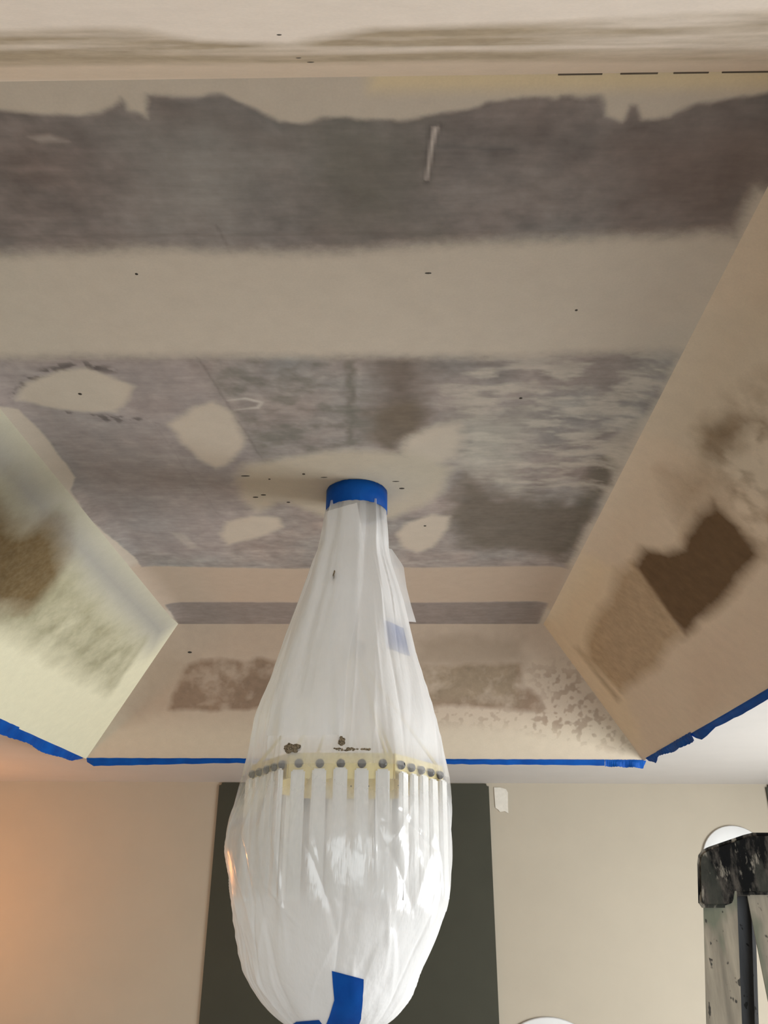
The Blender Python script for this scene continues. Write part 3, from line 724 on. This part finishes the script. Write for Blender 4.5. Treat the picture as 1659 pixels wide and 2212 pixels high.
zz = np.linspace(z1, z0, NZ); th = np.linspace(0, 2 * math.pi, NA, endpoint=False)
ker = np.array([1, 2, 3, 4, 3, 2, 1.]) / 16
def smooth(a):
    for _ in range(3): a = np.convolve(np.pad(a, 3, mode='edge'), ker, 'valid')
    return a
Xc = smooth(np.interp(zz, Zr, Xr)); Rc = smooth(np.interp(zz, Zr, Rr))
TH, ZZ = np.meshgrid(th, zz)
def ridge(x): return 1 - np.abs(np.mod(x, 2.0) - 1)          # triangle 0..1
def hexf(t):                                                  # hexagon radius / circumradius (corner at 0)
    a = np.mod(t, math.pi / 3) - math.pi / 6
    return math.cos(math.pi / 6) / np.cos(a)
WR = []
_r = random.Random(23)
for k in range(46):                                           # upper film, fanning out from the canopy
    a = _r.uniform(math.pi * 0.98, math.pi * 2.02); zt0 = z1 - _r.uniform(0.0, 0.55); WR.append((a, zt0, a + _r.uniform(-0.22, 0.22), max(zt0 - _r.uniform(0.2, 0.6), z0), _r.uniform(0.012, 0.045), _r.choice((-1, 1, 1)) * _r.uniform(0.012, 0.034)))
for k in range(46):                                           # lower film, shorter and more tilted
    a = _r.uniform(math.pi * 0.98, math.pi * 2.02); zt0 = ZR0 - _r.uniform(0.0, 0.42); WR.append((a, zt0, a + _r.uniform(-0.45, 0.45), max(zt0 - _r.uniform(0.08, 0.30), z0), _r.uniform(0.012, 0.05), _r.choice((-1, 1, 1)) * _r.uniform(0.008, 0.022)))
def bag_radius(t, z):
    Rz = np.interp(-z, -zz, Rc); zt = np.clip((z1 - z) / (z1 - ZR1), 0, 1)      # 0 at canopy, 1 at ring
    below = np.clip((ZR1 - z) / (ZR1 - z0), 0, 1)
    wob = t + 0.10 * np.sin(3 * t + 5 * z) + 0.05 * np.sin(7 * t - 9 * z)
    # pleats gathered at the canopy, fading into stretched film
    p = 0.6 * (ridge(wob * 9 / math.pi + 0.3 * np.sin(4 * z)) - 0.5) + 0.4 * (ridge(wob * 14 / math.pi + 1.3) - 0.5)
    amp = 0.17 * (1 - zt) ** 1.5 + 0.030 * np.sqrt(np.clip(zt, 0, 1)) * (1 - below) + 0.018 * below
    r = 1 + amp * p * 1.0
    hx = np.exp(-((z - (ZR0 + ZR1) / 2) / 0.10) ** 2) * 0.85
    r = r * (1 - hx + hx * hexf(t))
    # crinkled lower half
    cr = fbm(t * 3.2 + 8, z * 5, 301, 3) - 0.5
    ang = np.abs(np.sin(5.0 * t + 14 * z)) + np.abs(np.sin(8.3 * t - 19 * z + 1)) + np.abs(np.sin(3.1 * t + 31 * z + 2))
    r = r + (0.035 * cr + 0.008 * (ang - 1.9)) * np.clip(below * 1.6, 0, 1)
    tw = np.mod(t, 2 * math.pi)
    for (ta, za, tb2, zb2, wd, am) in WR:                       # single creases running down the film
        f = (za - z) / (za - zb2); k = (f > 0) & (f < 1)
        dd = np.mod(tw - (ta + (tb2 - ta) * f) + math.pi, 2 * math.pi) - math.pi
        r = r + np.where(k, am * np.exp(-np.abs(dd) / wd) * np.sin(math.pi * np.clip(f, 0, 1)) ** 0.6, 0)
    r = r + 0.10 * (ridge(t * 11 / math.pi) - 0.5) * np.clip((below - 0.86) / 0.12, 0, 1)
    return Rz * r
RR = bag_radius(TH, ZZ)
P = np.stack([np.interp(-ZZ, -zz, Xc) + RR * np.cos(TH), CY + RR * np.sin(TH), ZZ], -1)
zm = (ZR0 + ZR1) / 2
clear = 0.09 + 0.16 * np.clip((ZZ - ZB0 + 0.06) / 0.10, 0, 1) * (ZZ < zm) + 0.45 * np.exp(-((ZZ - zm + 0.01) / 0.06) ** 2) + 0.24 * np.exp(-((ZZ - zm + 0.13) / 0.14) ** 2) + 0.03 * (ZZ > zm) + 0.42 * np.clip(1 - (z1 - ZZ) / 0.11, 0, 1)
clear = clear + 0.38 * np.exp(-((ZZ - at_y(850, 1402, CY)[2]) / 0.055) ** 2 - ((TH - math.radians(322)) / 0.30) ** 2)
film = grid_mesh('film', P, M['film'], bag, True, True, {'clear': clear})

def rad_at(t, z):
    i = min(max((z1 - z) / (z1 - z0), 0), 1) * (NZ - 1); j = (t % (2 * math.pi)) / (2 * math.pi) * NA
    i0 = min(int(i), NZ - 2); j0 = int(j) % NA; j1 = (j0 + 1) % NA; a, b = i - i0, j - int(j)
    return float((RR[i0, j0] * (1 - b) + RR[i0, j1] * b) * (1 - a) + (RR[i0 + 1, j0] * (1 - b) + RR[i0 + 1, j1] * b) * a)
def on_bag(t, z, off=0.003):
    r = rad_at(t, z) + off
    return np.array([np.interp(-z, -zz, Xc) + r * math.cos(t), CY + r * math.sin(t), z])
def bag_hit(u, v):                    # first point of the bag seen along a pixel's ray
    d = ray(u, v); lo = (CY - 0.40 - CAM[1]) / d[1]; hi = (CY + 0.02 - CAM[1]) / d[1]
    for tt in np.linspace(lo, hi, 240):
        p = CAM + d * tt; z = min(max(p[2], z0), z1); xc = np.interp(-z, -zz, Xc)
        if math.hypot(p[0] - xc, p[1] - CY) < rad_at(math.atan2(p[1] - CY, p[0] - xc), z): break
    return p, math.atan2(p[1] - CY, p[0] - xc) % (2 * math.pi), z
def bag_patch(name, quad_rows, mat, off, nx=14, attrs=None, label=None):
    """sheet lying on the bag; quad_rows = list of (left px, right px) pairs from top to bottom"""
    rowsP = []
    for (l, r) in quad_rows:
        rowsP.append([on_bag(*bag_hit(l[0] + (r[0] - l[0]) * k / (nx - 1), l[1] + (r[1] - l[1]) * k / (nx - 1))[1:], off) for k in range(nx)])
    P = np.array(rowsP); at = {'clear': np.full(P.shape[:2], attrs)} if attrs is not None else None
    o = grid_mesh(name, P, mat, bag, True, False, at)
    if label: o['label'] = label
    return o
def rows_lerp(keys, n):
    ks = np.array([[*l, *r] for l, r in keys], float); t = np.linspace(0, len(keys) - 1, n); out = []
    for x in t:
        i = min(int(x), len(keys) - 2); f = x - i; q_ = ks[i] * (1 - f) + ks[i + 1] * f; out.append(((q_[0], q_[1]), (q_[2], q_[3])))
    return out
# front overlap of the film: its free edge runs from the canopy down to the ring
bag_patch('film_overlap', rows_lerp([((708, 1106), (771, 1088)), ((694, 1180), (786, 1180)), ((672, 1255), (781, 1255)), ((640, 1340), (768, 1340)), ((615, 1430), (750, 1430)), ((592, 1520), (744, 1520)), ((580, 1590), (741, 1588))], 40), M['film'], 0.005, 24, 0.22)
# tape on the bag
bag_patch('tape_strip', rows_lerp([((717, 2097), (784, 2115)), ((719, 2125), (783, 2140)), ((722, 2160), (781, 2170)), ((712, 2195), (778, 2200)), ((704, 2216), (773, 2216)), ((700, 2232), (760, 2232))], 16), M['tape'], 0.004, 8, None, 'blue tape strip at the bottom front of the bag')
bag_patch('tape_strip', rows_lerp([((642, 2207), (690, 2203)), ((630, 2216), (700, 2216)), ((660, 2232), (705, 2232))], 8), M['tape'], 0.003, 8, None, 'blue tape end at the lower left of the bag')
# tape on the back of the bag, seen through the film
tp = []
for k in range(10):
    z = at_y(850, 1370 + 7 * k, CY)[2]
    tp.append([on_bag(math.radians(a), z, -0.010) for a in np.linspace(306, 338, 8)])
o = grid_mesh('tape_strip', np.array(tp), M['tape'], bag, True); o['label'] = 'blue tape strip glimpsed through the film on the right of the upper bag'
# loose flap standing out on the right of the upper bag
keys = [((838, 1178), (846, 1185)), ((846, 1217), (872, 1222)), ((860, 1262), (878, 1266)), ((872, 1300), (888, 1306)), ((884, 1345), (899, 1343))]
fp = []
for (l, r) in rows_lerp(keys, 24):
    a = at_y(*l, CY + 0.02); b = at_y(*r, CY + 0.035); a[0] -= 0.012
    fp.append([a + (b - a) * x + np.array([0, 0.006 * math.sin(3 * x + 9 * a[2]), 0]) for x in np.linspace(0, 1, 8)])
grid_mesh('loose_flap', np.array(fp), M['film'], bag, True, False, {'clear': np.full((24, 8), 0.34)})
# gathered tail below the knot
bm = bmesh.new(); xt = Xc[-1]
cyl(bm, (xt, CY, z0 + 0.012), (xt, CY, z0 - 0.012), Rc[-1] * 1.04, None, 24, False); o = obj('tie_tape', bm, M['tape'], bag, True)

# ---- dried plaster crumbs caught in the film above the ring
def crumb(u, v, s, label, sx=1.0, sz=1.0):
    p, t_, z = bag_hit(u, v); p = on_bag(t_, z, 0.001)
    bm = bmesh.new(); bmesh.ops.create_icosphere(bm, subdivisions=3, radius=s)
    for vv in bm.verts:
        nn = vnoise(np.array(vv.co.x / s * 2.3 + 9), np.array(vv.co.z / s * 2.3 + vv.co.y / s * 1.7 + 5), 400 + int(u)); vv.co *= 0.45 + 1.1 * float(nn)
        vv.co.x *= sx; vv.co.z *= sz; vv.co.y *= 0.5
    o = obj('plaster_crumb', bm, M['crumb']); o.location = p
    return tag(o, label, 'debris')
crumb(633, 1617, 0.013, 'clump of dark dried plaster above the left end of the brass ring', 1.1, 0.8)
crumb(739, 1601, 0.008, 'small brown crumb above the middle of the brass ring', 0.8, 1.1)
crumb(722, 1247, 0.012, 'thin dark sliver stuck high on the front of the bag', 0.28, 1.4)
bm = bmesh.new()
for k in range(26):
    p, t_, z = bag_hit(_r.uniform(720, 802), 1619 + _r.uniform(-2.5, 2.5)); p = on_bag(t_, z, 0.001); sz = _r.uniform(0.0014, 0.0036)
    r = bmesh.ops.create_icosphere(bm, subdivisions=1, radius=sz); bmesh.ops.transform(bm, matrix=Matrix.Translation(Vector(p)) @ Matrix.Diagonal((1.5, 0.5, 0.8, 1)), verts=r['verts'])
tag(obj('plaster_dust', bm, M['crumb']), 'thin line of brown dust grains along the top edge of the brass ring', 'debris', None, 'stuff')

# ================================================================= STEPLADDER
LY = 1.30
lad = tag(empty('stepladder', (0.66, LY + 0.18, 0)), 'paint-smeared stepladder with a black plastic cap at the lower right', 'ladder')
AX = Vector((0.115, 0.33, 0)).normalized(); LEN = 0.36          # direction of the cap away from the viewer
def lp(u, v): p = at_y(u, v, LY); return p
prof = [(1508, 1950), (1506, 1862), (1508, 1847), (1516, 1836), (1530, 1829), (1606, 1803), (1626, 1798), (1700, 1798), (1722, 1806), (1738, 1826), (1742, 1850), (1742, 1946), (1736, 1956), (1676, 1956), (1670, 1946), (1668, 1933), (1594, 1933), (1592, 1946), (1588, 1957), (1580, 1961), (1516, 1961)]
bm = bmesh.new(); vs = [bm.verts.new(lp(*p)) for p in prof]; f = bm.faces.new(vs)
r = bmesh.ops.extrude_face_region(bm, geom=[f]); nv = [x for x in r['geom'] if isinstance(x, bmesh.types.BMVert)]
bmesh.ops.translate(bm, vec=AX * LEN, verts=nv); bmesh.ops.recalc_face_normals(bm, faces=bm.faces)
es = [e for e in bm.edges if all(v in vs for v in e.verts) or all(v in nv for v in e.verts)]
bmesh.ops.bevel(bm, geom=es, offset=0.005, segments=3, affect='EDGES')
cap = obj('top_cap', bm, M['cap'], lad); cap['label'] = 'black plastic cap smeared with grey paint'
zc_ = lp(1550, 1900)[2]
def rail(name, u0, u1, off, lean, mat, zt, depth=0.028, parent=lad, splay=0.0, zb=0.0, width=None):
    a, b = lp(u0, 1970), lp(u1, 1970); w_ = (b[0] - a[0]) if width is None else width; cx = (a[0] + b[0]) / 2
    p1 = Vector((cx, LY, 0)) + AX * off; top = Vector((p1.x, p1.y, zt)); bot = Vector((p1.x - lean * (zt - zb), p1.y + splay, zb))
    d = top - bot; bm = bmesh.new()
    # C-channel: web and two flanges
    yaw = math.atan2(AX.y, AX.x) - math.pi / 2
    R_ = Matrix.Rotation(yaw, 4, 'Z')
    sh = Matrix(((1, 0, d.x / d.z, 0), (0, 1, d.y / d.z, 0), (0, 0, 1, 0), (0, 0, 0, 1)))
    sgn = 1 if off < LEN / 2 else -1
    box(bm, (0, 0, 0), (w_, 0.006, d.z)); 
    for s in (-1, 1): box(bm, (s * (w_ / 2 - 0.003), sgn * depth / 2, 0), (0.006, depth, d.z))
    bmesh.ops.transform(bm, matrix=Matrix.Translation((top + bot) / 2) @ sh @ R_, verts=bm.verts)
    return obj(name, bm, mat, parent), top, bot
zt_ = zc_ + 0.02
r1, t1, b1 = rail('front_rail', 1533, 1603, 0.012, 0.135, M['rail'], zt_, splay=-0.05)
r2, t2, b2 = rail('front_rail', 1606, 1658, LEN - 0.012, 0.135, M['rail_grey'], zt_, splay=0.05)
r3, t3, b3 = rail('rear_rail', 1620, 1690, 0.012, -0.035, M['rail'], zt_, splay=-0.03)
r4, t4, b4 = rail('rear_rail', 1690, 1740, LEN - 0.012, -0.035, M['rail_grey'], zt_, splay=0.03)
r2['label'] = 'grey far front rail'
for k, z in enumerate((0.30, 0.60, 0.90, 1.20, 1.50)):
    f = z / zt_; pa = b1.lerp(t1, f); pb = b2.lerp(t2, f); mid = (pa + pb) / 2; d = pb - pa
    bm = bmesh.new(); box(bm, mid, (d.length - 0.008, 0.075, 0.022), Matrix.Rotation(math.atan2(d.y, d.x), 4, 'Z'), 0.003); obj('step', bm, M['rail_grey'], lad)
for z in (0.35, 0.80, 1.25):
    f = z / zt_; pa = b3.lerp(t3, f); pb = b4.lerp(t4, f)
    bm = bmesh.new(); d = pb - pa; box(bm, (pa + pb) / 2, (d.length - 0.008, 0.02, 0.03), Matrix.Rotation(math.atan2(d.y, d.x), 4, 'Z')); obj('rear_brace', bm, M['rail_grey'], lad)
for (ta, ba, tb_, bb) in ((t1, b1, t3, b3), (t2, b2, t4, b4)):
    pa = ba.lerp(ta, 0.62); pb = bb.lerp(tb_, 0.62); bm = bmesh.new(); cyl(bm, pa, pb, 0.006, None, 8); obj('spreader', bm, M['rail_grey'], lad)
for b_ in (b1, b2, b3, b4):
    bm = bmesh.new(); box(bm, (b_.x, b_.y, 0.02), (0.075, 0.05, 0.04), None, 0.005); obj('foot', bm, M['stud'], lad)
